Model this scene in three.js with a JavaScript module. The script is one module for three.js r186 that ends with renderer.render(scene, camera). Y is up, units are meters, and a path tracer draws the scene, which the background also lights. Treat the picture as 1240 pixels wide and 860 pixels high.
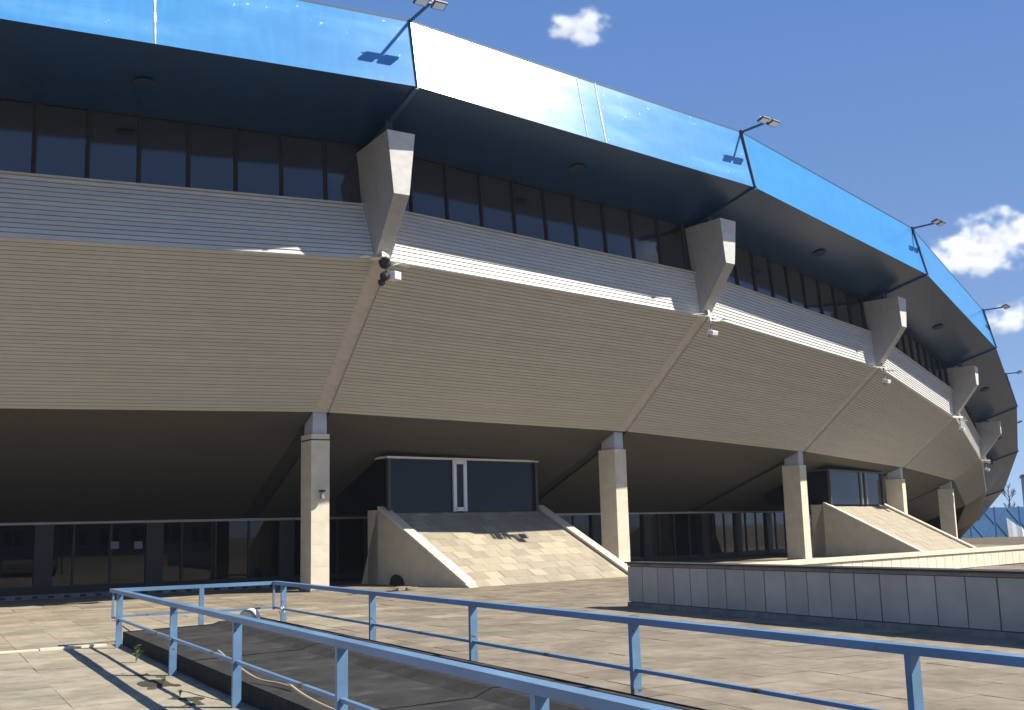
import * as THREE from 'three';
import { mergeGeometries } from 'three/addons/utils/BufferGeometryUtils.js';
import { RoundedBoxGeometry } from 'three/addons/geometries/RoundedBoxGeometry.js';

// ------------------------------------------------------------------ camera, sky, sun, exposure
const V3 = (x, y, z) => new THREE.Vector3(x, y, z);
const R = d => d * Math.PI / 180;
const scene = new THREE.Scene();
const camera = new THREE.PerspectiveCamera(2 * Math.atan(430 / 1300) * 180 / Math.PI, 1024 / 710, 0.1, 6000);
camera.rotation.order = 'YXZ';
camera.position.set(0, 1.65, 0);
camera.rotation.set(Math.atan(211 / 1300), 0, -0.026);
const renderer = new THREE.WebGLRenderer({ antialias: true });
renderer.toneMapping = THREE.LinearToneMapping;
renderer.toneMappingExposure = 1.54;
renderer.shadowMap.enabled = true;

const SUN_AZ = 97.5, SUN_EL = 45.2;                      // clockwise from straight ahead, above the horizon
const sunDir = V3(Math.sin(R(SUN_AZ)) * Math.cos(R(SUN_EL)), Math.sin(R(SUN_EL)), -Math.cos(R(SUN_AZ)) * Math.cos(R(SUN_EL)));
const sun = new THREE.DirectionalLight(new THREE.Color(1.0, 0.94, 0.83), 5.0);
sun.position.copy(sunDir).multiplyScalar(200); sun.target.position.set(10, 0, -45);
sun.position.add(sun.target.position);
sun.castShadow = true; sun.shadow.mapSize.set(4096, 4096); sun.shadow.radius = 1;
Object.assign(sun.shadow.camera, { left: -90, right: 90, top: 90, bottom: -90, near: 1, far: 420 });
scene.add(sun, sun.target);

scene.fog = new THREE.FogExp2(new THREE.Color().setRGB(0.62, 0.68, 0.78), 0.0003);      // thin spring haze

// seeded noise
let seed = 7;
const rnd = () => { seed = (seed * 1664525 + 1013904223) % 4294967296; return seed / 4294967296; };
const rr = (a, b) => a + (b - a) * rnd();
const hash = (x, y, s) => { let h = Math.imul(x, 374761393) + Math.imul(y, 668265263) + Math.imul(s, 1442695041); h = Math.imul(h ^ (h >>> 13), 1274126177); return ((h ^ (h >>> 16)) >>> 0) / 4294967296; };
const sm = t => t * t * (3 - 2 * t);
const clamp = (x, a = 0, b = 1) => Math.min(b, Math.max(a, x));
const step = (a, b, x) => sm(clamp((x - a) / (b - a)));
function vnoise(x, y, s, wx = 0, wy = 0) {
  const xi = Math.floor(x), yi = Math.floor(y), fx = sm(x - xi), fy = sm(y - yi);
  const m = (a, w) => w ? ((a % w) + w) % w : a;
  const x0 = m(xi, wx), x1 = m(xi + 1, wx), y0 = m(yi, wy), y1 = m(yi + 1, wy);
  return (hash(x0, y0, s) * (1 - fx) + hash(x1, y0, s) * fx) * (1 - fy) + (hash(x0, y1, s) * (1 - fx) + hash(x1, y1, s) * fx) * fy;
}
function fbm(x, y, s, oct, wx = 0, wy = 0) {
  let v = 0, a = 0.5, n = 0;
  for (let o = 0; o < oct; o++) { v += a * vnoise(x, y, s + o * 17, wx, wy); n += a; a *= 0.5; x *= 2; y *= 2; wx *= 2; wy *= 2; }
  return v / n;
}

// the sky: clear blue air, paler towards the horizon, a few fair-weather clouds
{
  const W = 4096, H = 2048, d = new Float32Array(W * H * 4);
  // [azimuth, elevation, half width, half height, seed, density] in degrees
  const clouds = [[24.9, 12.75, 4.3, 1.15, 3, 1.0], [25.6, 13.7, 2.6, 0.9, 31, 0.9], [23.9, 12.0, 2.2, 0.65, 35, 0.8], [26.3, 9.25, 2.6, 0.85, 11, 1.0], [4.3, 26.1, 1.55, 0.8, 23, 0.85],
    [4.6, 25.3, 0.7, 0.6, 29, 0.7]];
  for (let k = 0; k < 26; k++) clouds.push([40 + k * 11.7 + (hash(k, 1, 5) - 0.5) * 8, 9 + hash(k, 2, 5) * 26, 3 + hash(k, 3, 5) * 4, 0.9 + hash(k, 4, 5) * 0.8, 40 + k, 0.6 + hash(k, 5, 5) * 0.4]);
  const top = [0.048, 0.122, 0.330], mid = [0.092, 0.186, 0.412], low = [0.28, 0.41, 0.60];
  for (let j = 0; j < H; j++) {
    const el = ((j + 0.5) / H - 0.5) * 180, e = Math.max(0, el);
    const a = Math.exp(-e / 9), b = Math.exp(-e / 42);
    let c0 = 0, c1 = 0, c2 = 0;
    c0 = top[0] + (mid[0] - top[0]) * b * 1.25 + (low[0] - mid[0]) * a; c1 = top[1] + (mid[1] - top[1]) * b * 1.25 + (low[1] - mid[1]) * a; c2 = top[2] + (mid[2] - top[2]) * b * 1.25 + (low[2] - mid[2]) * a;
    for (let i = 0; i < W; i++) { const o = (j * W + i) * 4; d[o] = c0; d[o + 1] = c1; d[o + 2] = c2; d[o + 3] = 1; }
  }
  for (const [az, el, hw, hh, s, den] of clouds) {
    // texture column of an azimuth measured clockwise from -z
    const ca = ((Math.atan2(-Math.cos(R(az)), Math.sin(R(az))) / (2 * Math.PI) + 0.5) * W), cj = (el / 180 + 0.5) * H;
    const sx = hw / 360 * W / Math.cos(R(el)), sy = hh / 180 * H;
    for (let j = Math.floor(cj - sy * 2.2); j < cj + sy * 2.2; j++) for (let i = Math.floor(ca - sx * 1.8); i < ca + sx * 1.8; i++) {
      const x = (i - ca) / sx, y = (j - cj) / sy;
      const px = x * hw, py = y * hh;
      const n = fbm(px * 1.1 + s * 9.1, py * 1.5 + s * 3.3, s, 6), n2 = fbm(px * 2.7 + s, py * 3.1 - s, s + 5, 4);
      const yy = y < 0 ? y * 1.5 : y;
      const f = 1 - (x * x * 0.9 + yy * yy * 0.9) + (n - 0.5) * 3.3 + (n2 - 0.5) * 1.1;
      const al = step(-0.05, 1.25, f) * den; if (al <= 0) continue;
      const o = (((j + H) % H) * W + ((i % W) + W) % W) * 4;
      const g = 0.70 + 0.30 * step(-0.7, 0.5, y + (n2 - 0.5) * 1.3);
      const cc = [0.78 * g, 0.80 * g, 0.84 * g];
      for (let q = 0; q < 3; q++) d[o + q] += (cc[q] - d[o + q]) * al * 0.9;
    }
  }
  const t = new THREE.DataTexture(d, W, H, THREE.RGBAFormat, THREE.FloatType);
  t.mapping = THREE.EquirectangularReflectionMapping; t.magFilter = t.minFilter = THREE.LinearFilter; t.wrapS = THREE.RepeatWrapping; t.needsUpdate = true;
  scene.background = t; scene.environment = t; scene.environmentIntensity = 1; scene.backgroundIntensity = 1;
}

// ------------------------------------------------------------------ materials
function tex(w, h, fn, srgb = true) {           // fn(u, v) -> [r, g, b] linear-ish display values 0..1; wraps
  const a = new Uint8Array(w * h * 4);
  for (let j = 0; j < h; j++) for (let i = 0; i < w; i++) { const c = fn(i / w, j / h), o = (j * w + i) * 4; for (let q = 0; q < 3; q++) a[o + q] = clamp(c[q]) * 255; a[o + 3] = 255; }
  const t = new THREE.DataTexture(a, w, h); t.wrapS = t.wrapT = THREE.RepeatWrapping; t.magFilter = THREE.LinearFilter; t.minFilter = THREE.LinearMipmapLinearFilter; t.generateMipmaps = true;
  if (srgb) t.colorSpace = THREE.SRGBColorSpace; t.needsUpdate = true; return t;
}
const g3 = g => [g, g, g];
const rep = (t, x, y) => { const c = t.clone(); c.repeat.set(x, y); c.needsUpdate = true; return c; };
// paving: weathered concrete, blotches, grit and dark stains
const tConcrete = tex(1024, 1024, (u, v) => {
  const a = fbm(u * 6, v * 6, 1, 5, 6, 6), b = fbm(u * 24, v * 24, 2, 4, 24, 24), g = hash(Math.floor(u * 1024), Math.floor(v * 1024), 3), st = step(0.56, 0.72, fbm(u * 9, v * 9, 9, 5, 9, 9));
  const k = 0.84 + (a - 0.5) * 0.20 + (b - 0.5) * 0.15 + (g - 0.5) * 0.12 - st * 0.05; return [k * 1.0, k * 0.988, k * 0.965];
});
const tFine = tex(512, 512, (u, v) => { const k = 0.92 + (fbm(u * 8, v * 8, 5, 5, 8, 8) - 0.5) * 0.13 + (hash(Math.floor(u * 512), Math.floor(v * 512), 6) - 0.5) * 0.07; return [k, k * 0.99, k * 0.975]; });
const tBump = tex(512, 512, (u, v) => g3(0.5 + (fbm(u * 32, v * 32, 15, 4, 32, 32) - 0.5) * 0.9 + (hash(Math.floor(u * 512), Math.floor(v * 512), 16) - 0.5) * 0.25), false);
// blue sheet paint: fine vertical run marks, chalking, white chips where the paint flaked
const tPaint = tex(2048, 512, (u, v) => {
  const st = fbm(u * 160, v * 3, 21, 3, 160, 3), bl = fbm(u * 14, v * 5, 22, 5, 14, 5), ch = step(0.83, 0.88, fbm(u * 150, v * 14, 23, 4, 150, 14) + (v - 0.5) * 0.10 + (bl - 0.5) * 0.22), chalk = step(0.5, 0.85, bl) * 0.06;
  const k = 0.95 + (st - 0.5) * 0.06 + (bl - 0.5) * 0.07; const p = [0.33 * k + chalk, 0.60 * k + chalk * 0.7, 0.83 * k + chalk * 0.3];
  return p.map((x, q) => x + ([0.90, 0.90, 0.88][q] - x) * ch * 0.75);
});
const tPaintRough = tex(1024, 256, (u, v) => g3(0.205 + (fbm(u * 20, v * 6, 25, 5, 20, 6) - 0.5) * 0.06), false);
const tSlat = tex(1024, 256, (u, v) => { const k = 0.93 + (fbm(u * 6, v * 6, 31, 4, 6, 6) - 0.5) * 0.09 + (hash(Math.floor(u * 1024), Math.floor(v * 256), 33) - 0.5) * 0.02; return [k, k * 0.995, k * 0.98]; });
const tTar = tex(1024, 1024, (u, v) => { const a = fbm(u * 7, v * 7, 41, 5, 7, 7), d = step(0.55, 0.75, fbm(u * 11, v * 11, 43, 5, 11, 11)), g = hash(Math.floor(u * 1024), Math.floor(v * 1024), 42); const k = 0.62 + (a - 0.5) * 0.5 + (g - 0.5) * 0.22 + d * 0.22; return [k, k * 0.97, k * 0.93]; });
const tRust = tex(512, 512, (u, v) => { const r = step(0.70, 0.80, fbm(u * 14, v * 14, 51, 5, 14, 14)), k = 0.92 + (fbm(u * 6, v * 6, 52, 4, 6, 6) - 0.5) * 0.2; return [0.52 * k - r * 0.05, 0.69 * k - r * 0.25, 0.85 * k - r * 0.48]; });
const M = {};
const std = (o) => new THREE.MeshStandardMaterial({ side: THREE.DoubleSide, ...o });
const lin = (r, g, b) => new THREE.Color().setRGB(r, g, b);
M.earth = std({ color: lin(0.20, 0.165, 0.12), roughness: 1, map: rep(tConcrete, 1, 1), bumpMap: tBump, bumpScale: 0.004 });
M.paving = [0, 1, 2, 3, 4, 5].map(k => { const f = [1, 0.9, 1.08, 0.97, 0.83, 1.03][k]; return std({ color: lin(0.362 * f, 0.305 * f, 0.228 * f), roughness: 0.92, map: tConcrete, bumpMap: tBump, bumpScale: 0.004 }); });
M.palePaving = [0, 1, 2, 3, 4, 5].map(k => { const m = M.paving[k].clone(); const f = [1, 0.94, 1.06, 0.98, 0.9, 1.03][k]; m.color.setRGB(0.47 * f, 0.415 * f, 0.31 * f); return m; });
M.pavingVar = std({ color: lin(0.362, 0.305, 0.228), vertexColors: true, roughness: 0.92, map: tConcrete, bumpMap: tBump, bumpScale: 0.004 });
M.rampSlab = [0, 1, 2, 3].map(k => { const f = [1, 0.86, 1.14, 0.95][k]; return std({ color: lin(0.46 * f, 0.405 * f, 0.305 * f), roughness: 0.92, map: tFine, bumpMap: tBump, bumpScale: 0.003 }); });
M.cream = std({ color: lin(0.82, 0.75, 0.60), roughness: 0.75, map: tFine, bumpMap: tBump, bumpScale: 0.0015 });
M.cheek = std({ color: lin(0.66, 0.60, 0.48), roughness: 0.85, map: tFine, bumpMap: tBump, bumpScale: 0.003 });
M.coping = std({ color: lin(0.84, 0.77, 0.62), roughness: 0.8, map: tFine, bumpMap: tBump, bumpScale: 0.002 });
M.slat = [0, 1, 2, 3].map(k => { const f = [1, 0.985, 1.012, 0.995][k]; return std({ color: lin(0.515 * f, 0.505 * f, 0.452 * f), roughness: 0.5, map: tSlat }); });
M.bandSlat = [0, 1, 2].map(k => { const f = [1, 0.985, 1.012][k]; return std({ color: lin(0.72 * f, 0.72 * f, 0.71 * f), roughness: 0.45, map: tSlat }); });
M.slatShaded = std({ color: lin(0.084, 0.081, 0.073), roughness: 0.6, map: tSlat });  // undercroft slats: shade of the recess put into a much darker slat colour
M.backing = std({ color: lin(0.12, 0.115, 0.11), roughness: 0.9 });
M.rib = std({ color: lin(0.56, 0.54, 0.51), roughness: 0.6, map: tFine });
M.ribShadow = std({ color: lin(0.05, 0.05, 0.05), roughness: 0.7, map: tFine });
M.bracketEndLit = std({ color: lin(0.74, 0.73, 0.71), roughness: 0.55, map: tFine });  // bracket end face: its stronger light put into a whiter colour
M.bracket = std({ color: lin(0.40, 0.39, 0.375), roughness: 0.55, map: tFine });  // bracket sides and underside: their shade put into a darker colour
M.capMetal = std({ color: lin(0.55, 0.58, 0.64), roughness: 0.55, map: tFine });
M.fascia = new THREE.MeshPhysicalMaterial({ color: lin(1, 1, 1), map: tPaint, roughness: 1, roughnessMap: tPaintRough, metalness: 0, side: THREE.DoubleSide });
const tPaintClean = tex(1024, 256, (u, v) => { const st = fbm(u * 90, v * 3, 26, 3, 90, 3), bl = fbm(u * 14, v * 5, 27, 5, 14, 5), k = 0.95 + (st - 0.5) * 0.05 + (bl - 0.5) * 0.07; return [0.29 * k, 0.58 * k, 0.82 * k]; });
M.fasciaClean = M.fascia.clone(); M.fasciaClean.map = tPaintClean;
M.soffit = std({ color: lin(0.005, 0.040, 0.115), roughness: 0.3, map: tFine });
M.seamWhite = std({ color: lin(0.75, 0.77, 0.78), roughness: 0.8, map: tFine });
M.pipeBlue = std({ color: lin(0.03, 0.085, 0.16), roughness: 0.55 });
M.dark = std({ color: lin(0.022, 0.022, 0.024), roughness: 0.6 });
M.ventDark = std({ color: lin(0.006, 0.020, 0.045), roughness: 0.7 });
M.darkFrame = std({ color: lin(0.06, 0.055, 0.05), roughness: 0.5 });
M.brownFrame = std({ color: lin(0.055, 0.048, 0.04), roughness: 0.55, map: tFine });
M.interior = std({ color: lin(0.05, 0.045, 0.04), roughness: 0.95 });
M.glass = new THREE.MeshPhysicalMaterial({ color: lin(0.45, 0.48, 0.5), transmission: 1, thickness: 0, roughness: 0.02, ior: 1.5, side: THREE.DoubleSide });
M.tinted = new THREE.MeshPhysicalMaterial({ color: lin(0.005, 0.008, 0.012), roughness: 0.06, ior: 1.36, side: THREE.DoubleSide });
M.upperGlass = new THREE.MeshPhysicalMaterial({ color: lin(0.016, 0.017, 0.017), roughness: 0.07, ior: 1.85, side: THREE.DoubleSide });
M.blind = std({ color: lin(0.22, 0.24, 0.27), roughness: 0.9, map: tFine });
M.railPaint = std({ color: lin(0.66, 0.66, 0.66), map: tRust, roughness: 0.42, bumpMap: tBump, bumpScale: 0.0008 });
M.tar = std({ color: lin(0.078, 0.074, 0.068), roughness: 0.88, map: tTar, bumpMap: tBump, bumpScale: 0.006 });
M.tarSideShade = std({ color: lin(0.035, 0.033, 0.03), roughness: 0.9, map: tTar, bumpMap: tBump, bumpScale: 0.006 });  // cover sides: same tar, darkened in colour for the shade they lie in
M.panelGrey = [0, 1, 2].map(k => { const f = [1, 0.94, 1.05][k]; return std({ color: lin(0.49 * f, 0.48 * f, 0.43 * f), roughness: 0.6, map: tFine }); });
M.plinth = std({ color: lin(0.36, 0.34, 0.31), roughness: 0.9, map: tConcrete });
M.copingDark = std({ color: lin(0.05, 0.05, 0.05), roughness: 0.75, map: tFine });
M.whiteMetal = std({ color: lin(0.75, 0.75, 0.74), roughness: 0.45 });
M.greyMetal = std({ color: lin(0.30, 0.30, 0.31), roughness: 0.45, metalness: 0.3 });
M.lampBody = std({ color: lin(0.09, 0.09, 0.10), roughness: 0.45, metalness: 0.3 });
M.lens = new THREE.MeshPhysicalMaterial({ color: lin(0.72, 0.74, 0.76), roughness: 0.12, clearcoat: 1, clearcoatRoughness: 0.05, side: THREE.DoubleSide });
M.leaf = std({ color: lin(0.075, 0.12, 0.035), roughness: 0.8 });
M.bark = std({ color: lin(0.13, 0.11, 0.09), roughness: 0.95 });
M.crown = std({ color: lin(0.06, 0.10, 0.03), roughness: 0.85 });
M.fence = std({ color: lin(0.06, 0.20, 0.42), roughness: 0.55, map: tFine });
M.fenceBar = std({ color: lin(0.09, 0.25, 0.48), roughness: 0.5 });
M.sheet = std({ color: lin(0.66, 0.68, 0.72), roughness: 0.8, map: tFine });
M.farWall = std({ color: lin(0.34, 0.35, 0.38), roughness: 0.9, map: tFine });
M.hose = std({ color: lin(0.55, 0.42, 0.26), roughness: 0.6 });
M.hoseRed = std({ color: lin(0.42, 0.16, 0.08), roughness: 0.6 });
M.paper = std({ color: lin(0.26, 0.27, 0.29), roughness: 0.9 });

// ------------------------------------------------------------------ naming helpers
const taken = {};
function numbered(n) { const k = taken[n] = (taken[n] ?? -1) + 1; return k ? `${n}_${String(k).padStart(3, '0')}` : n; }
function thing(name, label, category, group) { const o = new THREE.Group(); o.name = numbered(name); o.userData = { label, category }; if (group) o.userData.group = group; scene.add(o); return o; }
function mesh(name, geo, mat, parent) {
  if (Array.isArray(geo)) geo = geo.length > 1 ? mergeGeometries(geo.map(g => g.index ? g.toNonIndexed() : g)) : geo[0];
  const m = new THREE.Mesh(geo, mat); m.name = name; m.castShadow = m.receiveShadow = true; (parent || scene).add(m); return m;
}
function partGroup(name, parent) { const g = new THREE.Group(); g.name = name; parent.add(g); return g; }
const structure = (m, label, category) => { m.userData = { kind: 'structure', label, category }; m.name = numbered(m.name); return m; };

// ------------------------------------------------------------------ geometry helpers
class Q {                                            // collects quads
  constructor() { this.p = []; this.u = []; }
  quad(a, b, c, d, uv) {
    if (!uv) { const L = a.distanceTo(b), H = a.distanceTo(d), s = rr(0, 7), t = rr(0, 7); uv = [[s, t], [s + L, t], [s + L, t + H], [s, t + H]]; }
    for (const [x, k] of [[a, 0], [b, 1], [c, 2], [a, 0], [c, 2], [d, 3]]) { this.p.push(x.x, x.y, x.z); this.u.push(uv[k][0], uv[k][1]); }
    return this;
  }
  geo() { const g = new THREE.BufferGeometry(); g.setAttribute('position', new THREE.Float32BufferAttribute(this.p, 3)); g.setAttribute('uv', new THREE.Float32BufferAttribute(this.u, 2)); g.computeVertexNormals(); return g; }
}
function hexa(b, t, scaleUV = 0.4) {                 // closed six-faced solid from 4 bottom and 4 top corners (same winding)
  const q = new Q(), s = rr(0, 5), w = (a, b_, c, d) => { const L = a.distanceTo(b_) * scaleUV, H = a.distanceTo(d) * scaleUV; q.quad(a, b_, c, d, [[s, s], [s + L, s], [s + L, s + H], [s, s + H]]); };
  w(t[0], t[1], t[2], t[3]); w(b[3], b[2], b[1], b[0]);
  for (let i = 0; i < 4; i++) { const j = (i + 1) % 4; w(b[i], b[j], t[j], t[i]); }
  return q.geo();
}
function bar(a, b, w, h, up = V3(0, 1, 0)) {         // rectangular bar from a to b
  const d = b.clone().sub(a).normalize(); let s = d.clone().cross(up); if (s.length() < 1e-4) s = V3(1, 0, 0); s.normalize(); const n = s.clone().cross(d).normalize();
  const c = p => [[-1, -1], [1, -1], [1, 1], [-1, 1]].map(([x, y]) => p.clone().addScaledVector(s, x * w / 2).addScaledVector(n, y * h / 2));
  return hexa(c(a), c(b), 0.33);
}
const tube = (pts, r, seg = 24, rad = 8) => new THREE.TubeGeometry(new THREE.CatmullRomCurve3(pts), seg, r, rad, false);
const lerp = (a, b, t) => a.clone().lerp(b, t);

// ------------------------------------------------------------------ the arena's plan: ribs every 7.5 degrees round an axis, profile points (radius, height) at each rib
const CX = -54.36, CZ = 111.19, TH = i => R(31.51 + 7.5 * (i - 1));
const pol = (i, r, h, off = 0) => { const t = TH(i); return V3(CX + r * Math.sin(t) + off * Math.cos(t), h, -(CZ - r * Math.cos(t) + off * Math.sin(t))); };
const I0 = -1, I1 = 9;
const tab = a => i => a[i - I0];
const prof = {
  T: tab([[100.45, 13.95], [100.12, 14.50], [99.56, 14.97], [99.16, 14.61], [98.50, 13.67], [97.41, 12.14], [96.53, 10.29], [96.40, 8.26], [96.82, 5.90], [97.75, 3.55], [98.4, 1.2]]),
  S: tab([[100.85, 11.9], [100.48, 12.50], [99.88, 12.99], [99.51, 12.56], [98.89, 11.59], [97.79, 10.10], [96.91, 8.20], [96.78, 6.17], [97.20, 3.81], [98.1, 1.45], [98.8, -0.9]]),
  I: tab([[96.7, 11.6], [96.45, 12.14], [96.55, 12.36], [96.4, 11.85], [95.85, 10.90], [95.0, 9.35], [94.1, 7.35], [93.9, 5.35], [94.3, 3.0], [95.1, 0.7], [95.8, -1.6]]),
  W: tab([[96.5, 9.8], [96.28, 10.24], [96.60, 10.53], [96.44, 10.12], [95.87, 9.45], [95.0, 8.09], [94.1, 6.35], [93.9, 4.45], [94.2, 2.2], [94.9, 0.0], [95.5, -2.2]]),
  K: tab([[96.9, 8.12], [96.64, 8.58], [97.14, 8.90], [96.53, 8.66], [95.96, 8.01], [94.97, 6.76], [94.11, 5.13], [93.95, 3.40], [94.2, 1.2], [94.9, -1.0], [95.5, -3.2]]),
  B: tab([[93.4, 4.85], [93.2, 5.04], [93.02, 5.25], [92.64, 5.09], [92.46, 4.72], [92.46, 4.34], [92.72, 3.93], [92.8, 2.5], [92.9, 0.6], [93.0, -1.4], [93.2, -3.4]]),
  G: i => [86.2, i < 5 ? 2.2 : 2.2 - (i - 4) * 1.1],
};
const DR = { T: -0.31, S: -0.22, I: 0.14, W: 0.30, K: 0.30, B: 0, G: 0 };
for (const k of Object.keys(prof)) { const f = prof[k]; prof[k] = i => { const [r, h] = f(i); return [r + DR[k], h]; }; }
const at = (k, i, off = 0, dr = 0, dh = 0) => { const [r, h] = prof[k](i); return pol(i, r + dr, h + dh, off); };

// ------------------------------------------------------------------ the ground
const UA = R(29.02), uvp = (u, v, y = 0) => V3(-u * Math.sin(UA) + v * Math.cos(UA), y, -(u * Math.cos(UA) + v * Math.sin(UA)));   // axes of railing and paving
{
  const g = new THREE.PlaneGeometry(4200, 4200, 210, 210); g.rotateX(-Math.PI / 2);
  const p = g.attributes.position, uv = g.attributes.uv;
  for (let k = 0; k < p.count; k++) { const z = -p.getZ(k); p.setY(k, -0.045 - step(85, 125, z) * 0.55); uv.setXY(k, p.getX(k) / 5, z / 5); }
  g.computeVertexNormals();
  structure(mesh('ground', g, M.earth), 'bare sandy earth ground showing between and beyond the paving', 'ground');
}
{
  const plaza = new THREE.Group(); plaza.name = 'plaza_paving'; plaza.userData = { kind: 'structure', label: 'worn tan concrete slab paving in front of the arena', category: 'paving' }; scene.add(plaza);
  camera.updateMatrixWorld(true); camera.updateProjectionMatrix();
  const list = [], L = 0.74, D = 0.74;
  for (let iu = -5; iu < 46; iu++) for (let iv = -22; iv < 44; iv++) {
    const u = (iu + (iv & 1) * 0.5 + hash(iv, 7, 77) * 0.2) * D, v = iv * L, c = uvp(u + D / 2, v + L / 2, 0);
    if (u > -1 && u + D < 18.3 && v > 2.98 && v + L < 5.05) continue;                 // under the bitumen cover
    const s = c.clone().project(camera), inView = c.z < -1 && Math.abs(s.x) < 1.02 && Math.abs(s.y) < 1.02 && s.z < 1;
    const behindWall = v > 13.1 && u < 19;
    list.push({ u, v, d: c.distanceTo(camera.position), show: inView && !behindWall });
  }
  list.sort((a, b) => (b.show - a.show) || (a.d - b.d));
  const box = (u, v) => {
    const e = rr(0.0025, 0.004), y = rr(-0.003, 0.003), du = rr(-0.003, 0.003), dv = rr(-0.003, 0.003), chip = rnd() < 0.06 ? rr(0.015, 0.04) : 0;
    const t = [[u + e, v + e], [u + e, v + L - e], [u + D - e, v + L - e - chip * 0.3], [u + D - e - chip, v + e]];
    const top = t.map(([a, b]) => uvp(a, b, y + (a > u + D / 2 ? du : -du) + (b > v + L / 2 ? dv : -dv))), bot = t.map(([a, b]) => uvp(a, b, -0.06));
    const q = new Q(), uvs = t.map(([a, b]) => [a / 3.1, b / 3.1]);
    q.quad(top[0], top[1], top[2], top[3], uvs); for (let i = 0; i < 4; i++) { const j = (i + 1) % 4; q.quad(bot[i], bot[j], top[j], top[i], [uvs[i], uvs[j], uvs[j], uvs[i]]); }
    return q.geo();
  };
  const rest = [];
  for (let k = 0; k < 11; k++) { const v = 2.75 - k * 0.98, j = rr(-0.01, 0.01), c = y => [uvp(18.32 + j, v - 0.965, y), uvp(18.32 + j, v, y), uvp(18.47 + j, v, y), uvp(18.47 + j, v - 0.965, y)]; mesh('edging_stone', hexa(c(-0.05), c(rr(0.018, 0.03))), M.coping, plaza); }
  const pale = s => s.v < (s.u > 18.3 ? 3 + hash(Math.floor(s.u * 9), Math.floor(s.v * 9), 5) * 8 - (s.u - 18) * 0.1 : 2.6);
  list.forEach((s, k) => {
    const g = box(s.u, s.v), tone = Math.floor(rnd() * 6);
    if (k < 280) mesh('paving_slab', g, (pale(s) ? M.palePaving : M.paving)[tone], plaza);
    else { const f = [1, 0.9, 1.08, 0.97, 0.83, 1.03][tone] * (pale(s) ? 1.27 : 1), n = g.attributes.position.count; g.setAttribute('color', new THREE.Float32BufferAttribute(new Float32Array(n * 3).fill(f), 3)); rest.push(g); }
  });
  const m = mesh('distant_paving', mergeGeometries(rest), M.pavingVar, plaza); m.userData = { kind: 'stuff' };
}
// raised terrace in front of the far entrance, behind its low parapet
const terraceFront = [V3(4.3, 0, -26.75), V3(11.6, 0, -33.25), V3(18.1, 0, -39.0), V3(23.2, 0, -44.6), V3(27.4, 0, -51.0), V3(30.3, 0, -58.5)];
{
  const back = [2.55, 2.9, 3.4, 4.1, 4.8, 5.5].map(i => pol(i, 87.0, 0)), q = new Q(), y = 0.012;
  for (let k = 0; k < 5; k++) q.quad(terraceFront[k].clone().setY(y), terraceFront[k + 1].clone().setY(y), back[k + 1].clone().setY(y), back[k].clone().setY(y), [terraceFront[k], terraceFront[k + 1], back[k + 1], back[k]].map(p => [p.x / 3.1, p.z / 3.1]));
  q.quad(terraceFront[0].clone().setY(-0.1), back[0].clone().setY(-0.1), back[0].clone().setY(y), terraceFront[0].clone().setY(y));
  q.quad(terraceFront[5].clone().setY(-0.1), back[5].clone().setY(-0.1), back[5].clone().setY(y), terraceFront[5].clone().setY(y));
  structure(mesh('terrace', q.geo(), M.paving[0]), 'plain concrete terrace under the overhang of the arena', 'terrace');
}

// ------------------------------------------------------------------ the arena
const arena = thing('sports_arena', 'round grey clad sports arena with overhanging blue roof edge on cream columns', 'arena');
// slats laid across one bay between two profile lines
function cladBay(name, i, ka, kb, n, mats, separate, gap, proud, inset = 0.27) {
  const a = at(ka, i, inset), b = at(ka, i + 1, -inset), c = at(kb, i + 1, -inset), d = at(kb, i, inset);
  const nrm = b.clone().sub(a).cross(d.clone().sub(a)).normalize();
  if (nrm.dot(V3(0 - a.x, 1 - a.y, 0 - a.z)) < 0) nrm.negate();
  const bay = partGroup(name, arena);
  const pt = (s, t, o) => lerp(lerp(a, b, s), lerp(d, c, s), t).addScaledVector(nrm, o);
  const bk = new Q(); for (let e = 0; e < 3; e++) for (let f = 0; f < 6; f++) bk.quad(pt(e / 3, f / 6, -0.04), pt((e + 1) / 3, f / 6, -0.04), pt((e + 1) / 3, (f + 1) / 6, -0.04), pt(e / 3, (f + 1) / 6, -0.04)); mesh('backing', bk.geo(), M.backing, bay);
  const all = [];
  for (let k = 0; k < n; k++) {
    const t0 = k / n + gap / n / 2, t1 = (k + 1) / n - gap / n / 2, j = rr(-0.002, 0.002), q = new Q(), m = 3;
    for (let e = 0; e < m; e++) {
      const s0 = e / m, s1 = (e + 1) / m, w0 = rr(-0.002, 0.002);
      const L = a.distanceTo(b), off = k * 0.37 + i * 1.7, uv = [[s0 * L / 4 + off, k * 0.13], [s1 * L / 4 + off, k * 0.13], [s1 * L / 4 + off, k * 0.13 + 0.12], [s0 * L / 4 + off, k * 0.13 + 0.12]];
      q.quad(pt(s0, t0, j), pt(s1, t0, j), pt(s1, t1, proud + j + w0 * 0), pt(s0, t1, proud + j), uv);
      q.quad(pt(s0, t1, proud + j), pt(s1, t1, proud + j), pt(s1, t1, -0.03), pt(s0, t1, -0.03), uv);
    }
    q.quad(pt(0, t0, j), pt(1, t0, j), pt(1, t0, -0.03), pt(0, t0, -0.03));
    if (separate) mesh('slat', q.geo(), mats[Math.floor(rnd() * mats.length)], bay); else all.push(q.geo());
  }
  if (!separate) { const m = mesh('slats', mergeGeometries(all), mats[0], bay); m.userData = { kind: 'stuff' }; }
  return bay;
}
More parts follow.
